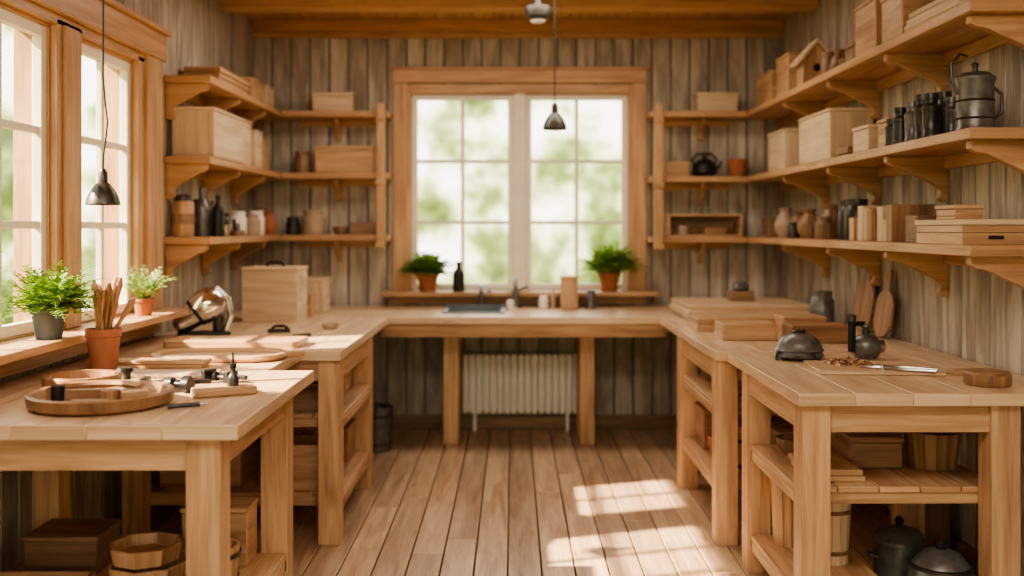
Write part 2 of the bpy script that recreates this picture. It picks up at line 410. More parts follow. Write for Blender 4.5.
for z in (2.35, 1.875, 1.435):
    b = B(); b.box(1.70, XR-.001, 3.72, 7.498, z-th, z, TRIM)
    b.box(XR-.025, XR-.001, 3.8, 7.49, z-th-.06, z-th, TRIM)
    for y in (3.80, 4.65, 5.5, 6.4): brk(b, XR-.001, -1, y, z-th-.0005, L=.29, H=.21, t=.045)
    b.done('wall_shelf', .004)
    b = B(); b.box(1.0, 1.698, 7.25, 7.498, z-th, z, TRIM); b.box(1.08, 1.62, 7.475, 7.498, z-th-.05, z-th, TRIM)
    brky(b, 1.40, YB-.001, z-th-.0005); b.done('wall_shelf', .004)
b = B(); b.box(1.02, 1.085, 7.20, 7.245, 1.36, 2.40, TRIM)
for z in (2.35, 1.875, 1.435): b.box(1.015, 1.09, 7.19, 7.245, z-.09, z-.05, TRIM)
b.done('trim_shelf_upright_right', .005)

# ---------------------------------------------------------------- generic small things
E = .0008
def crate(x0, x1, y0, y1, z, h, mat=PALE, lid=True, name='wooden_box', handle=False, rz=0):
    b = B(); cx, cy = (x0+x1)/2, (y0+y1)/2; b.at(cx, cy, z+E, rz); w, d = (x1-x0)/2, (y1-y0)/2; t = .012
    b.box(-w, w, -d, d, 0, t, mat)
    b.box(-w, w, -d, -d+t, t, h, mat); b.box(-w, w, d-t, d, t, h, mat)
    b.box(-w, -w+t, -d+t, d-t, t, h, mat, grain=1); b.box(w-t, w, -d+t, d-t, t, h, mat, grain=1)
    if lid:
        b.box(-w-.005, w+.005, -d-.005, d+.005, h+.001, h+.018, mat)
    if handle:
        b.tube([(-.05, 0, h+.016), (-.05, 0, h+.035), (-.03, 0, h+.045), (.03, 0, h+.045), (.05, 0, h+.035), (.05, 0, h+.016)], .009, BLACK)
    return b.done(name, .003)
def block(x0, x1, y0, y1, z, h, mat=PINE, name='wood_block', rz=0):
    b = B(); b.at((x0+x1)/2, (y0+y1)/2, z+E, rz); w, d = (x1-x0)/2, (y1-y0)/2
    b.box(-w, w, -d, d, 0, h, mat); return b.done(name, .004)
def planks(x0, x1, y0, y1, z, n, t, mat=PINE, name='plank_stack', jit=.02):
    b = B()
    for k in range(n):
        b.at((x0+x1)/2+R.uniform(-jit, jit)*.5, (y0+y1)/2+R.uniform(-jit, jit), z+E+k*(t+.0005), R.uniform(-jit, jit))
        b.box(-(x1-x0)/2+jit*.5*R.random(), (x1-x0)/2, -(y1-y0)/2, (y1-y0)/2-jit*R.random(), 0, t, mat)
    return b.done(name, .003)
def turned(prof, mat, x, y, z, name, seg=28, **k):
    b = B(); b.lathe(prof, mat, x, y, z+E, seg); return b.done(name)
def jar(x, y, z, r, h, mat, lidm=None, name='jar'):
    b = B(); b.lathe([(0, 0), (r*.92, 0), (r, .08*h), (r, .72*h), (r*.85, .8*h), (r*.8, .86*h), (0, .86*h)], mat, x, y, z+E)
    b.lathe([(0, .861*h), (r*.86, .861*h), (r*.88, .99*h), (r*.8, h), (0, h)], lidm or mat, x, y, z+E); return b.done(name)
def bottle(x, y, z, r, h, mat, cap=None, name='bottle'):
    b = B(); b.lathe([(0, 0), (r*.95, 0), (r, .04*h), (r, .58*h), (r*.85, .68*h), (r*.4, .78*h), (r*.36, .9*h), (0, .9*h)], mat, x, y, z+E)
    b.lathe([(0, .9*h), (r*.46, .9*h), (r*.46, h), (0, h)], cap or mat, x, y, z+E, 16); return b.done(name)
def vase(x, y, z, r, h, mat, name='clay_vase'):
    return turned([(0, 0), (r*.6, 0), (r*.95, .25*h), (r, .45*h), (r*.7, .72*h), (r*.45, .85*h), (r*.6, h), (r*.5, h), (r*.36, .86*h), (0, .8*h)], mat, x, y, z, name)
def bowl(x, y, z, r, h, mat, name='wooden_bowl'):
    return turned([(0, 0), (r*.6, 0), (r*.9, .45*h), (r, h), (r*.92, h), (r*.8, .5*h), (r*.5, .15*h), (0, .12*h)], mat, x, y, z, name)
def bucket(x, y, z, r, h, mat, band=DARK, name='wooden_bucket', hoops=True):
    b = B(); n = 14; b.at(x, y, z+E)
    for k in range(n):
        a0, a1 = 2*math.pi*k/n+.01, 2*math.pi*(k+1)/n-.01
        c = []
        for rr, zz in ((r*.84, 0), (r, h)):
            c.append([(rr*math.cos(a0), rr*math.sin(a0), zz), (rr*math.cos(a1), rr*math.sin(a1), zz),
                      ((rr-.014)*math.cos(a1), (rr-.014)*math.sin(a1), zz), ((rr-.014)*math.cos(a0), (rr-.014)*math.sin(a0), zz)])
        v = [b.bm.verts.new(b.M @ Vector(p)) for q in c for p in q]; o = R.random()
        for f in ((0, 1, 5, 4), (1, 2, 6, 5), (2, 3, 7, 6), (3, 0, 4, 7), (0, 3, 2, 1), (4, 5, 6, 7)):
            b.face([v[i] for i in f], mat, [((0 if i < 4 else h)+o, (i % 4)*.04) for i in f])
    b.lathe([(0, .01), (r*.82, .01), (r*.83, .025), (0, .025)], mat)
    if hoops:
        for t in (.18, .8):
            rr = r*(.84+.16*t)+.002; b.lathe([(rr, h*t-.008), (rr+.002, h*t-.008), (rr+.004, h*t+.008), (rr+.001, h*t+.008), (rr, h*t-.008)], band)
    return b.done(name)
def canister(x, y, z, r, h, mat=DARK):
    b = B(); b.lathe([(0, 0), (r, 0), (r, .1*h), (r*.93, .12*h), (r*.93, .6*h), (r, .62*h), (r, .7*h), (r*.7, .78*h), (r*.7, .86*h), (r*.8, .87*h), (r*.8, h), (0, h)], mat, x, y, z+E); b.done('metal_canister')

# --- left wall shelves
planks(-1.92, -1.70, 5.80, 6.45, 2.35, 3, .028, PINE); crate(-1.91, -1.71, 6.55, 6.85, 2.35, .12, PINE); crate(-1.90, -1.72, 6.98, 7.2, 2.35, .13, PALE)
crate(-1.46, -1.17, 7.29, 7.46, 2.35, .12, PALE)
crate(-1.91, -1.675, 5.60, 6.22, 1.90, .26, PALE); crate(-1.90, -1.70, 6.30, 6.50, 1.90, .27, PALE); crate(-1.90, -1.70, 6.60, 6.78, 1.90, .23, PALE)
crate(-1.90, -1.72, 6.90, 7.05, 1.90, .19, PINE); crate(-1.44, -1.02, 7.28, 7.46, 1.90, .18, PINE); jar(-1.55, 7.36, 1.90, .06, .16, BROWN)
jar(-1.82, 7.20, 1.90, .06, .14, RED)
b = B(); b.lathe([(0, 0), (.055, 0), (.06, .01), (.06, .19), (.055, .2), (0, .2)], PINE, -1.86, 5.64, 1.45+E); b.lathe([(0, .201), (.05, .201), (.045, .23), (.02, .24), (0, .24)], DARK, -1.86, 5.64, 1.45+E)
b.lathe([(.0605, .07), (.062, .07), (.062, .13), (.0605, .13)], BROWN, -1.86, 5.64, 1.45+E); b.done('wooden_canister')
bottle(-1.80, 5.80, 1.45, .05, .28, GUN); bottle(-1.71, 5.80, 1.45, .035, .24, BLACK); jar(-1.86, 5.95, 1.45, .05, .22, DARK)
jar(-1.76, 6.08, 1.45, .045, .14, DARK); bottle(-1.86, 6.2, 1.45, .04, .22, BROWN); bowl(-1.72, 5.98, 1.45, .035, .07, STEEL, 'metal_cup')
b = B(); b.at(-1.75, 6.34, 1.45+E, .5); b.box(-.03, .03, -.10, .10, 0, .035, BROWN); b.box(-.004, .004, -.07, -.02, .035, .08, STEEL); b.tube([(0, .05, .035), (0, .06, .08), (0, .09, .10)], .012, BLACK); b.done('hand_plane', .004)
jar(-1.82, 6.62, 1.45, .055, .16, WHITE); jar(-1.78, 6.80, 1.45, .06, .14, CERAM); jar(-1.80, 7.0, 1.45, .06, .17, WHITE); vase(-1.76, 7.18, 1.45, .07, .17, TERRA); jar(-1.85, 7.36, 1.45, .06, .2, BROWN)
jar(-1.47, 7.37, 1.45, .085, .18, CERAM); bowl(-1.27, 7.37, 1.45, .06, .06, BROWN); crate(-1.18, -1.0, 7.3, 7.44, 1.45, .07, BROWN)
jar(-1.62, 7.36, 1.45, .05, .13, DARK)

# --- back right shelves
crate(1.35, 1.64, 7.29, 7.46, 2.35, .12, PALE); crate(1.11, 1.29, 7.3, 7.44, 1.875, .09, PINE); bowl(1.655, 7.37, 1.875, .08, .13, TERRA, 'clay_bowl')
b = B(); b.lathe([(0, 0), (.065, 0), (.085, .03), (.08, .09), (.05, .125), (0, .13)], BLACK, 1.41, 7.37, 1.875+E); b.lathe([(0, .128), (.015, .13), (.02, .15), (0, .16)], BLACK, 1.41, 7.37, 1.875+E, 12)
b.at(1.41, 7.37, 1.875); b.tube([(-.07, 0, .07), (-.09, 0, .13), (-.05, 0, .17), (.05, 0, .17), (.09, 0, .13), (.07, 0, .07)], .009, BLACK); b.tube([(.07, 0, .05), (.11, 0, .08), (.125, 0, .12)], [.016, .012, .008], BLACK); b.done('kettle')
b = B(); b.at(1.40, 7.36, 1.435+E)
b.box(-.27, .27, -.09, .09, 0, .016, PINE); b.box(-.27, .27, -.09, .09, .15, .166, PINE); b.box(-.27, -.254, -.09, .09, .016, .15, PINE); b.box(.254, .27, -.09, .09, .016, .15, PINE); b.box(-.25, .25, .075, .088, .016, .15, BROWN)
b.lathe([(0, .017), (.04, .017), (.045, .08), (0, .09)], CERAM, -.15); b.box(0, .16, -.05, .05, .017, .07, RED); b.done('cubby_box', .003)

# --- right wall
Z3, Z2, Z1 = 2.35, 1.875, 1.435
def birdhouse(x, y, z):
    b = B(); b.at(x, y, z+E); w = .085
    b.prism([(-w, -.07, 0), (w, -.07, 0), (w, -.07, .17), (0, -.07, .27), (-w, -.07, .17)], (0, .14, 0), PINE)
    b.prism([(-w-.03, -.09, .14), (0, -.09, .275), (0, -.09, .295), (-w-.04, -.09, .155)], (0, .18, 0), PALE)
    b.prism([(w+.03, -.09, .14), (0, -.09, .275), (0, -.09, .295), (w+.04, -.09, .155)], (0, .18, 0), PALE)
    b.M = b.M @ Matrix.Translation((0, -.0705, .12)) @ Matrix.Rotation(math.pi/2, 4, 'X'); b.cyl(.024, .003, BLACK)
    b.done('birdhouse', .002)
crate(1.74, 1.98, 6.75, 7.15, Z3, .20, PINE); crate(1.75, 1.97, 6.35, 6.65, Z3, .25, PINE); birdhouse(1.84, 6.12, Z3)
jar(1.84, 5.82, Z3, .05, .17, BROWN); vase(1.83, 5.62, Z3, .05, .15, RED, 'turned_vase'); bowl(1.84, 5.46, Z3, .06, .07, BROWN)
crate(1.76, 1.98, 4.85, 5.15, Z3, .26, PINE); crate(1.76, 1.97, 4.52, 4.78, Z3, .22, PINE); planks(1.74, 1.98, 3.9, 4.42, Z3, 4, .022, PALE)
crate(1.78, 1.97, 5.22, 5.36, Z3, .10, BROWN)
crate(1.75, 1.98, 6.45, 6.85, Z2, .25, PALE); crate(1.75, 1.99, 5.52, 6.12, Z2, .27, PALE); crate(1.76, 1.97, 4.95, 5.18, Z2, .12, PALE)
planks(1.75, 1.95, 5.24, 5.44, Z2, 3, .018, BROWN); crate(1.78, 1.96, 4.72, 4.88, Z2, .13, PINE)
jar(1.86, 6.28, Z2, .06, .16, BROWN)
for (x, y, r, h) in ((1.76, 4.64, .034, .13), (1.86, 4.60, .036, .16), (1.76, 4.54, .036, .17), (1.87, 4.49, .036, .2), (1.77, 4.43, .036, .18), (1.89, 4.38, .036, .22), (1.77, 4.32, .038, .20), (1.87, 4.26, .036, .18), (1.76, 4.21, .038, .19), (1.94, 4.48, .03, .19), (1.94, 4.30, .03, .17), (1.85, 4.12, .038, .16)):
    canister(x, y, Z2, r, h, GUN if h in (.16, .18) else DARK)
b = B(); b.at(1.82, 3.94, Z2+E); b.lathe([(0, 0), (.072, 0), (.075, .01), (.07, .02), (.07, .19), (.076, .2), (.076, .215), (.05, .235), (0, .24)], GUN)
b.lathe([(0, .24), (.012, .24), (.01, .255), (.016, .27), (0, .28)], DARK, seg=12)
b.tube([(-.07, 0, .15), (-.09, 0, .2), (-.095, 0, .27), (-.06, 0, .31), (-.03, 0, .30)], .006, DARK); b.tube([(.07, 0, .05), (.105, 0, .08), (.105, 0, .15), (.07, 0, .18)], .007, DARK)
for zz in (.05, .12): b.lathe([(.071, zz), (.074, zz+.004), (.071, zz+.008)], DARK)
b.done('metal_coffee_pot')
vase(1.84, 6.75, Z1, .075, .2, CERAM); vase(1.84, 6.45, Z1, .07, .17, BROWN); vase(1.83, 6.18, Z1, .075, .18, WALN); bowl(1.79, 5.98, Z1, .06, .08, BROWN); vase(1.85, 5.82, Z1, .075, .2, RED, 'turned_vase'); jar(1.76, 5.66, Z1, .05, .13, BROWN)
canister(1.90, 6.60, Z1, .05, .17); canister(1.92, 6.02, Z1, .05, .18); jar(1.77, 6.32, Z1, .035, .10, DARK)
jar(1.86, 5.52, Z1, .065, .22, DARK, name='metal_canister'); jar(1.84, 5.35, Z1, .065, .22, DARK, name='metal_canister')
crate(1.78, 1.97, 6.95, 7.15, Z1, .12, BROWN)
b = B()
for k in range(8):
    b.at(1.85, 5.21-k*.085, Z1+E, R.uniform(-.05, .05)); b.box(-.12+R.uniform(0, .06), .08, -.036, .036, 0, .09+R.uniform(0, .09), (PINE, WALN, PALE)[k % 3], grain=2)
b.done('wood_sample_blocks', .003)
crate(1.77, 1.93, 4.38, 4.52, Z1, .12, BROWN, lid=False, name='small_tool_box'); jar(1.88, 4.335, Z1, .028, .12, BLACK)
b = B(); b.at(1.86, 4.07, Z1+E); b.box(-.13, .13, -.22, .22, 0, .045, PINE); b.box(-.13, .13, -.22, .22, .047, .075, PINE); b.box(-.135, .135, -.225, .225, .077, .098, PALE)
b.box(-.03, .03, -.2215, -.2201, .02, .035, BLACK); b.done('wooden_case', .004)
crate(1.76, 1.87, 3.98, 4.16, Z1+.099, .04, PINE)

# ---------------------------------------------------------------- plants
def plant(name, x, y, z, pr, ph, pm, n, L, leaf, lm, lim=None, lw=.35, pairs=12, emin=.15, emax=1.45, droop=1.2):
    b = B(); b.lathe([(0, 0), (pr*.72, 0), (pr*.95, ph*.8), (pr*1.08, ph*.82), (pr*1.08, ph), (pr*.95, ph), (pr*.9, ph*.88), (0, ph*.88)], pm, x, y, z+E)
    b.cyl(pr*.9, .004, SOIL, x, y, z+ph*.885)
    for k in range(n):
        a = k*2.39996+R.uniform(-.3, .3); t0 = (k+.5)/n; el = emax+(emin-emax)*t0**.8+R.uniform(-.1, .1); l = L*R.uniform(.72, 1.05)
        pts = []; p = Vector((x+pr*.4*math.cos(a)*R.random(), y+pr*.4*math.sin(a)*R.random(), z+ph*.9))
        out = Vector((math.cos(a), math.sin(a), 0))
        for j in range(pairs+1):
            pts.append(p.copy()); t = j/pairs; e = el-droop*t*t
            p = p+(out*math.cos(e)+Vector((0, 0, math.sin(e))))*(l/pairs)
        b.tube(pts, [.0022*(1-.7*j/pairs) for j in range(pairs+1)], lm, 4)
        side = Vector((-math.sin(a), math.cos(a), 0))
        for j in range(2, pairs+1):
            q = pts[j]; d = (pts[j]-pts[j-1]).normalized(); s = leaf*math.sin(math.pi*(.12+.83*j/pairs)**.8)
            for sg in (-1, 1):
                dd = (side*sg+d*.45+Vector((0, 0, R.uniform(-.35, .3)))).normalized()
                w = d*s*lw
                v = [q, q+dd*s*.5+w*.5, q+dd*s, q+dd*s*.5-w*.5]
                b.face([b.bm.verts.new(c) for c in v], lm, [(0, 0)]*4)
    if lim:
        for v in b.bm.verts:
            if lim[0] is not None and v.co.x < lim[0]: v.co.x = lim[0]+(lim[0]-v.co.x)*.15
            if lim[1] is not None and v.co.y > lim[1]: v.co.y = lim[1]-(v.co.y-lim[1])*.15
    return b.done(name)
plant('potted_fern', -1.81, 3.90, 1.068, .066, .12, GREYP, 90, .25, .042, LEAF, lim=(-1.93, None), lw=.5)
plant('potted_herb', -1.82, 4.93, 1.068, .05, .085, TERRA, 34, .21, .034, LEAF2, lim=(-1.88, None), lw=.8, pairs=8, emin=.7)
plant('potted_plant', -.63, 7.385, 1.032, .08, .13, TERRA, 60, .23, .07, LEAF, lim=(None, 7.46), lw=.7, pairs=8, emin=.3)
plant('potted_plant', .71, 7.385, 1.032, .08, .14, TERRA, 64, .31, .07, LEAF, lim=(None, 7.46), lw=.6, pairs=9, emin=.35)
b = B(); x, y, z = -1.65, 4.03, .92
b.lathe([(0, 0), (.08, 0), (.085, .012), (.078, .016), (0, .016)], BROWN, x, y, z+E)
b.lathe([(0, .017), (.052, .017), (.064, .14), (.07, .145), (.07, .175), (.062, .175), (.056, .14), (0, .13)], TERRA, x, y, z+E)
for k in range(15):
    a = k*.83; tl = R.uniform(.02, .20)
    p0 = Vector((x+.02*math.cos(a), y+.02*math.sin(a), z+.131)); p1 = p0+Vector((abs(math.cos(a))*tl*.5 if k % 3 else math.cos(a)*tl*.2, math.sin(a)*tl*.45, .12+R.uniform(.03, .14)))
    m_ = (PINE, RED, WALN)[k % 3]
    b.tube([p0, p0.lerp(p1, .5), p0.lerp(p1, .75), p0.lerp(p1, .9), p1], [.007, .008, .012, .014, .006], m_)
b.done('pot_of_wooden_tools')

# ---------------------------------------------------------------- lamps
def pendant(name, x, y, zb, s, cord):
    b = B(); b.at(x, y, zb)
    b.lathe([(.064*s, 0), (.066*s, .004), (.060*s, .03*s), (.045*s, .06*s), (.026*s, .085*s), (.018*s, .09*s), (.017*s, .13*s), (.008*s, .145*s), (0, .145*s)], DARK, seg=32)
    b.lathe([(.064*s, 0), (.056*s, .03*s), (.04*s, .058*s), (.02*s, .08*s), (0, .082*s)], DARK, seg=32)
    b.lathe([(0, .012*s), (.018*s, .022*s), (.022*s, .04*s), (.012*s, .07*s), (0, .08*s)], WHITE, seg=16)
    b.tube([(cx, 0, z) for cx, z in cord], .0035, BLACK, 6)
    top = cord[-1][1]; b.lathe([(0, top-.03), (.035, top-.03), (.045, top), (0, top)], BLACK)
    b.done(name)
pendant('pendant_lamp', -1.64, 4.0, 1.592, 1.0, [(0, .14), (.002, .2), (.012, .27), (.018, .33), (.008, .42), (0, .52), (.002, .7), (0, 1.0), (0, ZC-1.592)])
pendant('pendant_lamp', .25, 6.0, 2.09, 1.12, [(0, .16), (0, .4), (0, .7), (0, ZC-2.09)])
b = B(); b.at(.155, 6.2, 2.78); b.lathe([(0, 0), (.04, .005), (.075, .03), (.085, .07), (.08, .09), (.03, .1), (.02, .12), (.02, .22), (.05, .23), (.05, ZC-2.78), (0, ZC-2.78)], DARK); b.lathe([(0, -.012), (.035, -.008), (.05, .006), (0, .01)], WHITE); b.done('ceiling_lamp')

# ---------------------------------------------------------------- left bench items
BT = .92
crate(-1.66, -1.32, 6.12, 6.42, BT, .32, PALE, handle=True, name='storage_box'); crate(-1.48, -1.28, 6.75, 7.0, BT, .22, PALE); crate(-1.50, -1.32, 6.53, 6.70, BT, .13, PINE)
b = B(); b.at(-1.68, 5.42, BT+E, .35)
b.box(-.13, .14, -.07, .07, 0, .018, BLACK); b.cyl(.03, .09, DARK, .08, 0, .018)
M0 = b.M.copy()
b.M = M0 @ Matrix.Translation((-.10, 0, .075)) @ Matrix.Rotation(.95, 4, 'Y')
b.lathe([(0, -.06), (.03, -.055), (.058, -.03), (.066, .02), (.072, .07), (.088, .10), (.092, .15), (.08, .20), (.05, .235), (0, .245)], CHROME, seg=32)
b.lathe([(.073, .068), (.078, .07), (.082, .085), (.079, .088)], BLACK, seg=32)
b.M = M0; b.tube([(.0, 0, .235), (.07, 0, .25), (.13, 0, .19), (.145, 0, .10), (.12, 0, .018)], [.012, .016, .018, .016, .018], CHROME, 12); b.done('bench_grinder', .002)
def rr2(w, d, r, n=6):
    P = []
    for cx, cy, a0 in ((w/2-r, d/2-r, 0), (-w/2+r, d/2-r, 90), (-w/2+r, -d/2+r, 180), (w/2-r, -d/2+r, 270)):
        for k in range(n+1):
            a = math.radians(a0+90*k/n); P.append((cx+r*math.cos(a), cy+r*math.sin(a)))
    return P
b = B(); b.at(-1.36, 4.93, BT+E, -.04); b.prism([(x, y, 0) for x, y in rr2(.66, .25, .03)], (0, 0, .035), PINE); b.done('cutting_board', .004)
b = B(); b.at(-1.30, 4.43, BT+E, .06)
b.tube([(x, y, .016) for x, y in rr2(.56, .28, .13, 8)], .016, PINE, 8, closed=True); b.prism([(x, y, .003) for x, y in rr2(.52, .24, .11)], (0, 0, .010), BTOP); b.tube([(.27, 0, .016), (.34, .03, .016), (.36, .05, .016)], [.016, .014, .012], PINE); b.done('oval_wooden_frame')
planks(-1.78, -1.28, 4.13, 4.25, BT, 2, .014, PINE, 'plank_stack'); planks(-1.50, -1.16, 3.86, 4.0, BT, 1, .014, PALE, 'plank')
b = B(); b.at(-1.12, 5.30, BT+E, .7); b.box(-.05, .05, -.012, .012, 0, .02, BLACK); b.box(.05, .12, -.004, .004, .006, .012, STEEL); b.done('chisel', .002)
bowl(-1.05, 5.75, BT, .05, .03, CERAM, 'small_dish')
b = B(); b.at(-1.30, 5.55, BT+E, .3); b.box(-.06, .06, -.02, .02, 0, .02, BLACK); b.tube([(-.04, 0, .02), (-.02, 0, .035), (.03, 0, .035), (.05, 0, .02)], .008, BLACK); b.done('sanding_tool', .002)
b = B(); x, y = -1.345, 3.27
b.lathe([(0, 0), (.20, 0), (.222, .012), (.228, .045), (.220, .05), (.206, .045), (.198, .02), (0, .016)], WALN, x, y, BT+E, 48)
b.at(x-.02, y+.0, BT+.018, .1)
for zz in (0, .012): b.tube([(.14*math.cos(k*math.pi/24-.1), .12*math.sin(k*math.pi/24-.1), .015+zz*1.6) for k in range(27)], .013, WALN, 8)
b.box(-.15, .05, -.012, .012, 0, .035, RED)
b.at(x+.13, y-.06, BT+.018, .4); b.box(-.04, .04, -.03, .03, 0, .04, PINE); b.at(x+.02, y-.13, BT+.018, .1); b.box(-.06, .05, -.018, .018, 0, .022, BROWN)
b.at(x-.03, y+.01, BT+.018, -.3); b.tube([(-.07, .05, .012), (.06, .05, .012)], .012, RED); b.tube([(-.05, .08, .012), (.05, .08, .012)], .010, BROWN)
b.cyl(.03, .04, WALN, .09, -.03, 0); b.cyl(.022, .05, BLACK, -.09, -.06, 0)
b.done('round_wooden_tray')
b = B(); b.lathe([(.105, 0), (.13, 0), (.135, .04), (.13, .05), (.11, .05), (.105, 0)], WALN, -1.56, 3.62, BT+E, 40)
b.lathe([(0, .0), (.107, .0), (.107, .01), (0, .01)], BROWN, -1.56, 3.62, BT+E, 40); b.done('wooden_hoop')
def clamp(x, y, rz, s=1.0, name='bar_clamp'):
    b = B(); b.at(x, y, BT+E, rz)
    b.box(-.12*s, .12*s, -.008, .008, .012, .028, BLACK); b.box(-.12*s, -.095*s, -.05*s, .03*s, .0, .04, BLACK); b.box(.02*s, .05*s, -.05*s, .02*s, .0, .04, BLACK)
    b.M = b.M @ Matrix.Translation((.05*s, -.035*s, .02)) @ Matrix.Rotation(-math.pi/2, 4, 'Y'); b.cyl(.006, .08*s, STEEL); b.cyl(.017, .012, DARK, z=.08*s); b.done(name, .002)
clamp(-1.22, 3.63, .15); clamp(-1.08, 3.78, -.5, .8)
b = B(); b.at(-1.37, 3.55, BT+E); b.cyl(.024, .035, BLACK); b.cyl(.013, .04, DARK, z=.035); b.cyl(.022, .014, BLACK, z=.07); b.tube([(-.035, 0, .077), (.035, 0, .077)], .005, STEEL); b.done('screw_vise')
b = B(); b.at(-1.19, 3.53, BT+E, -.3); b.M = b.M @ Matrix.Translation((0, 0, .028)) @ Matrix.Rotation(math.pi/2, 4, 'Y')
b.lathe([(0, -.05), (.018, -.05), (.024, -.04), (.024, -.01), (.012, 0), (.012, .03), (.028, .035), (.028, .06), (0, .06)], BLACK); b.done('drill_chuck')
b = B(); b.at(-1.06, 3.22, BT+E, .5); b.tube([(-.05, 0, .008), (.05, 0, .008)], .007, BLACK); b.tube([(.05, 0, .008), (.08, 0, .008)], [.005, .002], STEEL); b.done('awl')
b = B(); b.at(-1.0, 3.48, BT+E, .5); b.box(-.11, .10, -.045, .045, 0, .028, PINE); b.done('wood_block', .006)
b = B(); b.at(-.98, 3.50, BT+.0295); b.lathe([(0, 0), (.02, 0), (.021, .025), (.014, .037), (.009, .045), (.009, .06), (0, .06)], DARK); b.lathe([(0, .06), (.012, .06), (.012, .075), (.005, .08), (.003, .115), (0, .115)], BLACK, seg=14); b.done('oil_can')

# ---------------------------------------------------------------- back counter items
crate(.34, .46, 7.10, 7.22, BT, .22, PINE, name='knife_block'); bottle(-.40, 7.36, 1.032, .045, .22, BLACK)
jar(.22, 7.2, BT, .035, .09, WHITE); jar(.56, 7.2, BT, .035, .13, GUN); jar(-.02, 7.10, BT, .028, .07, WHITE); bottle(.29, 7.22, BT, .02, .14, CERAM)

# ---------------------------------------------------------------- right bench items
planks(1.08, 1.86, 6.15, 6.85, BT, 3, .034, BTOP, 'plank_stack', .03)
b = B(); b.at(1.49, 6.55, BT+.106); b.box(-.08, .08, -.05, .05, 0, .06, BROWN); b.M = b.M @ Matrix.Translation((-.05, 0, .085)) @ Matrix.Rotation(math.pi/2, 4, 'Y'); b.lathe([(0, 0), (.035, 0), (.04, .02), (.04, .08), (.03, .1), (0, .1)], GUN); b.done('hand_sander', .003)
jar(1.86, 6.02, BT, .07, .20, GUN, name='metal_canister')
block(1.08, 1.36, 5.15, 5.36, BT, .085, PINE); block(1.40, 1.68, 5.02, 5.20, BT, .09, WALN); planks(1.02, 1.55, 5.60, 5.9, BT, 2, .035, PINE, 'plank_stack')
crate(1.44, 1.66, 5.3, 5.5, BT, .09, PINE)
def paddle(y, z0, w, h, tilt, x):
    b = B(); b.M = Matrix.Translation((x, y, z0)) @ Matrix.Rotation(tilt, 4, 'Y')
    P = []
    for k in range(25):
        a = math.pi*(1+k/24); P.append((w/2*math.cos(a), h*.25+h*.25*math.sin(a)))
    P += [(w/2, h*.5), (w*.38, h*.62), (w*.16, h*.70), (w*.13, h*.92), (w*.08, h), (-w*.08, h), (-w*.13, h*.92), (-w*.16, h*.70), (-w*.38, h*.62), (-w/2, h*.5)]
    b.prism([(0, p, q) for p, q in P], (.016, 0, 0), RED); b.done('paddle_board', .003)
paddle(5.58, BT+.004, .28, .42, .14, 1.93); paddle(5.28, BT+.004, .24, .36, .16, 1.93)
b = B(); b.at(1.265, 4.42, BT+E)
b.lathe([(0, .012), (.10, .012), (.108, .018), (.10, .028), (.10, .036), (.107, .042), (.099, .052), (.094, .068), (.08, .092), (.055, .110), (.025, .118), (0, .12)], GUN, seg=44)
b.lathe([(0, 0), (.085, 0), (.088, .012), (0, .012)], BLACK); b.lathe([(0, .118), (.028, .118), (.030, .124), (.026, .13), (0, .131)], DARK)
for a in (.5, 2.0, 3.5, 5.0): b.tube([(.098*math.cos(a), .098*math.sin(a), .04), (.115*math.cos(a), .115*math.sin(a), .03), (.118*math.cos(a), .118*math.sin(a), .0)], .007, BLACK, 6)
b.done('orbital_sander')
b = B(); b.at(1.57, 4.45, BT+E, .3)
b.lathe([(0, 0), (.045, 0), (.05, .008), (.058, .02), (.068, .045), (.066, .07), (.05, .092), (.03, .104), (0, .108)], GUN, seg=36); b.cyl(.016, .03, DARK, 0, 0, .104); b.lathe([(0, .132), (.022, .133), (.026, .142), (.022, .152), (0, .154)], GUN)
b.box(-.085, -.062, -.014, .014, .03, .17, BLACK); b.box(-.085, -.01, -.010, .010, .145, .165, BLACK); b.cyl(.020, .03, DARK, -.074, 0, .165)
b.M = b.M @ Matrix.Translation((.055, .0, .05)) @ Matrix.Rotation(math.pi/2, 4, 'Y'); b.lathe([(0, 0), (.03, 0), (.03, .03), (.012, .04), (0, .04)], STEEL, seg=16); b.done('bench_vise', .002)
b = B(); b.at(1.47, 4.10, BT+E, -.08); b.box(-.24, .24, -.17, .17, 0, .012, BTOP); b.done('cutting_board', .003)
b = B()
for k in range(150):
    a = R.random()*6.28; r = R.random()**.8*.095; b.at(1.40+r*1.1*math.cos(a), 4.18+r*.75*math.sin(a), BT+.0138+R.random()*.028*(1-r/.096), R.random()*6, R.random(), R.random()*.6)
    b.box(-.011, .011, -.007, .007, 0, .003, RED if k % 2 else PINE)
b.done('wood_chips')
b = B(); b.at(1.54, 3.99, BT+.0135, -.5)
for sg in (-1, 1):
    b.tube([(-.15, sg*.004, .006), (-.10, sg*.012, .006), (-.07, sg*.006, .006), (-.03, -sg*.014, .007), (.04, -sg*.030, .007), (.14, -sg*.022, .007)], [.003, .008, .011, .008, .008, .007], STEEL)
b.cyl(.014, .016, CHROME, -.065, 0, 0); b.done('pliers')
turned([(0, 0), (.078, 0), (.082, .006), (.082, .042), (.076, .05), (.06, .052), (0, .05)], WALN, 1.755, 3.70, BT, 'wooden_disc', 40)
b = B(); b.at(1.82, 3.98, BT+E, .2); b.box(-.09, .12, -.03, .03, 0, .018, PINE); b.done('wood_block', .003)

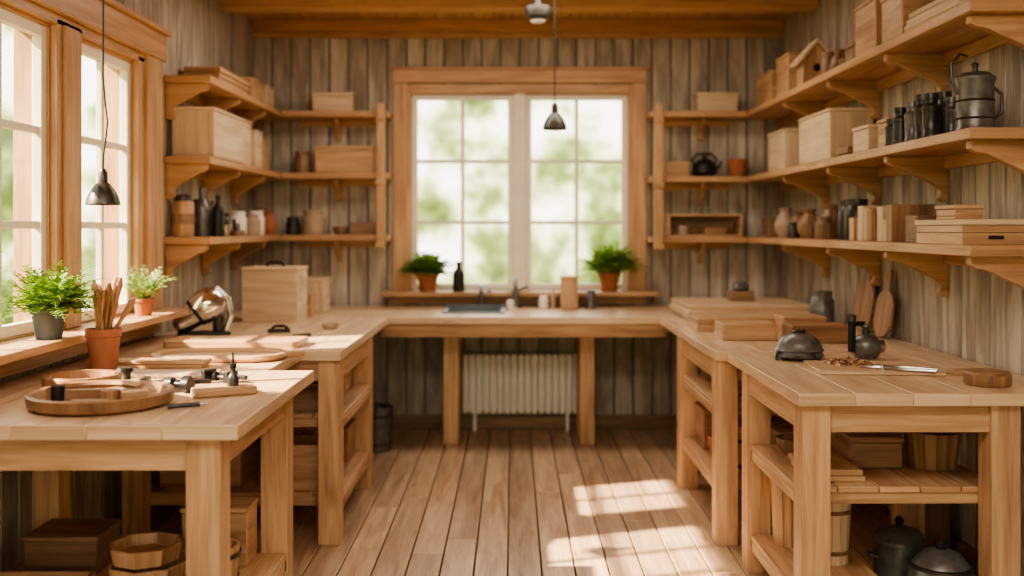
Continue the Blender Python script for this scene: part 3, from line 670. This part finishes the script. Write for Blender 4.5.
# ---------------------------------------------------------------- under the benches
def octbox(x, y, z, r, h, mat, name='octagonal_box'):
    b = B(); b.lathe([(0, 0), (r*.9, 0), (r, h), (r*.92, h), (r*.84, .02), (0, .02)], mat, x, y, z+E, 8); b.done(name, .003)
octbox(-1.26, 3.46, .25, .14, .10, PINE); octbox(-1.27, 3.46, .353, .125, .06, PINE); crate(-1.22, -.98, 3.68, 3.83, .25, .20, PINE)
crate(-1.80, -1.46, 3.15, 3.5, .25, .05, PINE, lid=False, name='wooden_tray'); crate(-1.76, -1.5, 3.6, 3.82, .25, .12, BROWN); bucket(-1.04, 3.50, .25, .085, .14, PINE)
crate(-1.25, -.95, 4.9, 5.2, .60, .12, BROWN); bowl(-1.0, 5.35, .60, .09, .07, RED); crate(-1.2, -.92, 5.48, 5.7, .60, .14, PINE); planks(-1.7, -1.35, 4.9, 5.6, .60, 3, .03, PINE)
crate(-1.2, -.93, 4.87, 5.12, .22, .22, PINE, lid=False); bucket(-1.02, 5.3, .22, .10, .22, PINE); crate(-1.15, -.9, 5.45, 5.7, .22, .17, RED); crate(-1.75, -1.35, 4.95, 5.5, .22, .2, PINE)
crate(-1.16, -.94, 3.12, 3.30, .25, .07, BROWN, lid=False)
bucket(-.93, 6.75, 0, .12, .30, GUN, name='metal_bucket'); crate(-1.5, -1.15, 6.6, 6.90, 0, .35, PINE); bucket(-.98, 6.28, 0, .10, .2, RED)
crate(1.05, 1.3, 5.0, 5.3, .66, .10, PINE); bowl(1.12, 5.5, .66, .09, .07, BROWN); crate(1.45, 1.8, 5.0, 5.5, .66, .14, PINE)
bowl(1.10, 5.2, .30, .09, .12, TERRA, 'clay_bowl'); crate(1.03, 1.28, 5.4, 5.65, .30, .2, RED); crate(1.3, 1.7, 4.9, 5.3, .30, .18, PALE); bucket(1.09, 4.95, .30, .085, .2, PINE)
crate(1.2, 1.6, 6.6, 6.90, 0, .3, PINE); crate(1.05, 1.3, 6.1, 6.4, 0, .28, BROWN)
b = B(); b.at(1.42, 4.0, .56+E); b.box(-.10, .10, -.10, .10, 0, .10, RED); b.box(-.107, .107, -.107, .107, .101, .125, RED); b.cyl(.014, .02, DARK, z=.125); b.done('lidded_box', .006)
bucket(1.655, 3.95, .56, .105, .14, WALN, hoops=False); bowl(1.18, 4.15, .56, .09, .07, BROWN); planks(1.1, 1.3, 3.7, 4.0, .56, 2, .02, PINE)
bucket(1.17, 4.22, .17, .085, .31, PINE, hoops=False, name='wooden_bin'); bucket(1.27, 4.0, .17, .08, .26, PALE, band=BROWN)
b = B(); b.at(1.56, 4.04, E); r, h = .10, .30
b.lathe([(0, 0), (r*.92, 0), (r, .015), (r, h*.78), (r*1.04, h*.79), (r*1.04, h*.83), (r*.8, h*.93), (r*.3, h*.98), (0, h)], GUN, seg=36)
b.lathe([(0, h*.98), (r*.12, h*.99), (r*.2, h+.02), (r*.1, h+.035), (0, h+.036)], BLACK, seg=14)
for sg in (-1, 1): b.tube([(sg*r*.97, -.03, h*.6), (sg*(r+.022), -.02, h*.62), (sg*(r+.022), .02, h*.62), (sg*r*.97, .03, h*.6)], .005, DARK)
b.done('stock_pot')
b = B(); b.at(1.62, 3.785, E); b.lathe([(0, 0), (.09, 0), (.125, .06), (.13, .14), (.112, .22), (.07, .27), (.03, .285), (0, .288)], GUN, seg=36); b.lathe([(0, .283), (.018, .286), (.022, .305), (.01, .318), (0, .32)], BLACK, seg=14); b.lathe([(.113, .218), (.118, .22), (.118, .228), (.106, .232)], DARK, seg=36); b.done('cast_iron_pot')
crate(1.75, 1.97, 4.5, 4.65, 0, .3, BROWN)

# ---------------------------------------------------------------- light
wd = bpy.data.worlds.new('garden_sky'); sc.world = wd; wd.use_nodes = True; nt = wd.node_tree; nt.nodes.clear()
out = nt.nodes.new('ShaderNodeOutputWorld'); bg = nt.nodes.new('ShaderNodeBackground'); nt.links.new(bg.outputs[0], out.inputs[0])
tc = nt.nodes.new('ShaderNodeTexCoord')
n1 = nt.nodes.new('ShaderNodeTexNoise'); n1.inputs['Scale'].default_value = 13; n1.inputs['Detail'].default_value = 4; n1.inputs['Roughness'].default_value = .65
nt.links.new(tc.outputs['Generated'], n1.inputs['Vector'])
sp = nt.nodes.new('ShaderNodeSeparateXYZ'); nt.links.new(tc.outputs['Generated'], sp.inputs[0])
el = mth(nt, 'MULTIPLY', sp.outputs[2], 0.35)
f = mth(nt, 'ADD', n1.outputs[0], el)
c = ramp(nt, f, [(0.38, (0.07, 0.095, 0.02)), (0.47, (0.24, 0.28, 0.075)), (0.54, (0.74, 0.72, 0.40)), (0.61, (1.0, 0.965, 0.84))])
nt.links.new(c, bg.inputs[0]); bg.inputs[1].default_value = 3.5
s = bpy.data.lights.new('sun', 'SUN'); s.energy = 24; s.angle = 0.02; s.color = (1, .80, .54)
so = bpy.data.objects.new('sun', s); so.rotation_euler = Vector((2.55, .80, -2.0)).to_track_quat('-Z', 'Y').to_euler(); so.location = (-6, 2, 6); COL.objects.link(so)
def area(name, loc, d, sx, sy, e, col):
    l = bpy.data.lights.new(name, 'AREA'); l.shape = 'RECTANGLE'; l.size = sx; l.size_y = sy; l.energy = e; l.color = col
    o = bpy.data.objects.new(name, l); o.location = loc; o.rotation_euler = Vector(d).to_track_quat('-Z', 'Y').to_euler(); COL.objects.link(o)
area('added_fill_light', (0, 1.4, 2.95), (0, .35, -1), 2.6, 1.2, 70, (1, .87, .71))  # added soft fill under the ceiling, out of view, no fixture behind it
area('added_fill_light', (0, 5.9, 2.93), (0, 0, -1), 2.4, .6, 28, (1, .87, .71))  # second added fill, brightens the far end from above the frame

# ---------------------------------------------------------------- camera
cam = bpy.data.cameras.new('camera'); co = bpy.data.objects.new('camera', cam); COL.objects.link(co); sc.camera = co
co.location = (0, 0, 1.5); co.rotation_euler = (math.pi/2, 0, 0)
cam.sensor_width = 36; cam.lens = 35.16; cam.shift_y = -0.0586; cam.shift_x = -0.001; cam.clip_start = .05
cam.dof.use_dof = True; cam.dof.focus_distance = 3.9; cam.dof.aperture_fstop = 1.1
sc.view_settings.view_transform = 'AgX'
try: sc.view_settings.look = 'AgX - Medium High Contrast'
except Exception: pass
sc.view_settings.exposure = 0.42
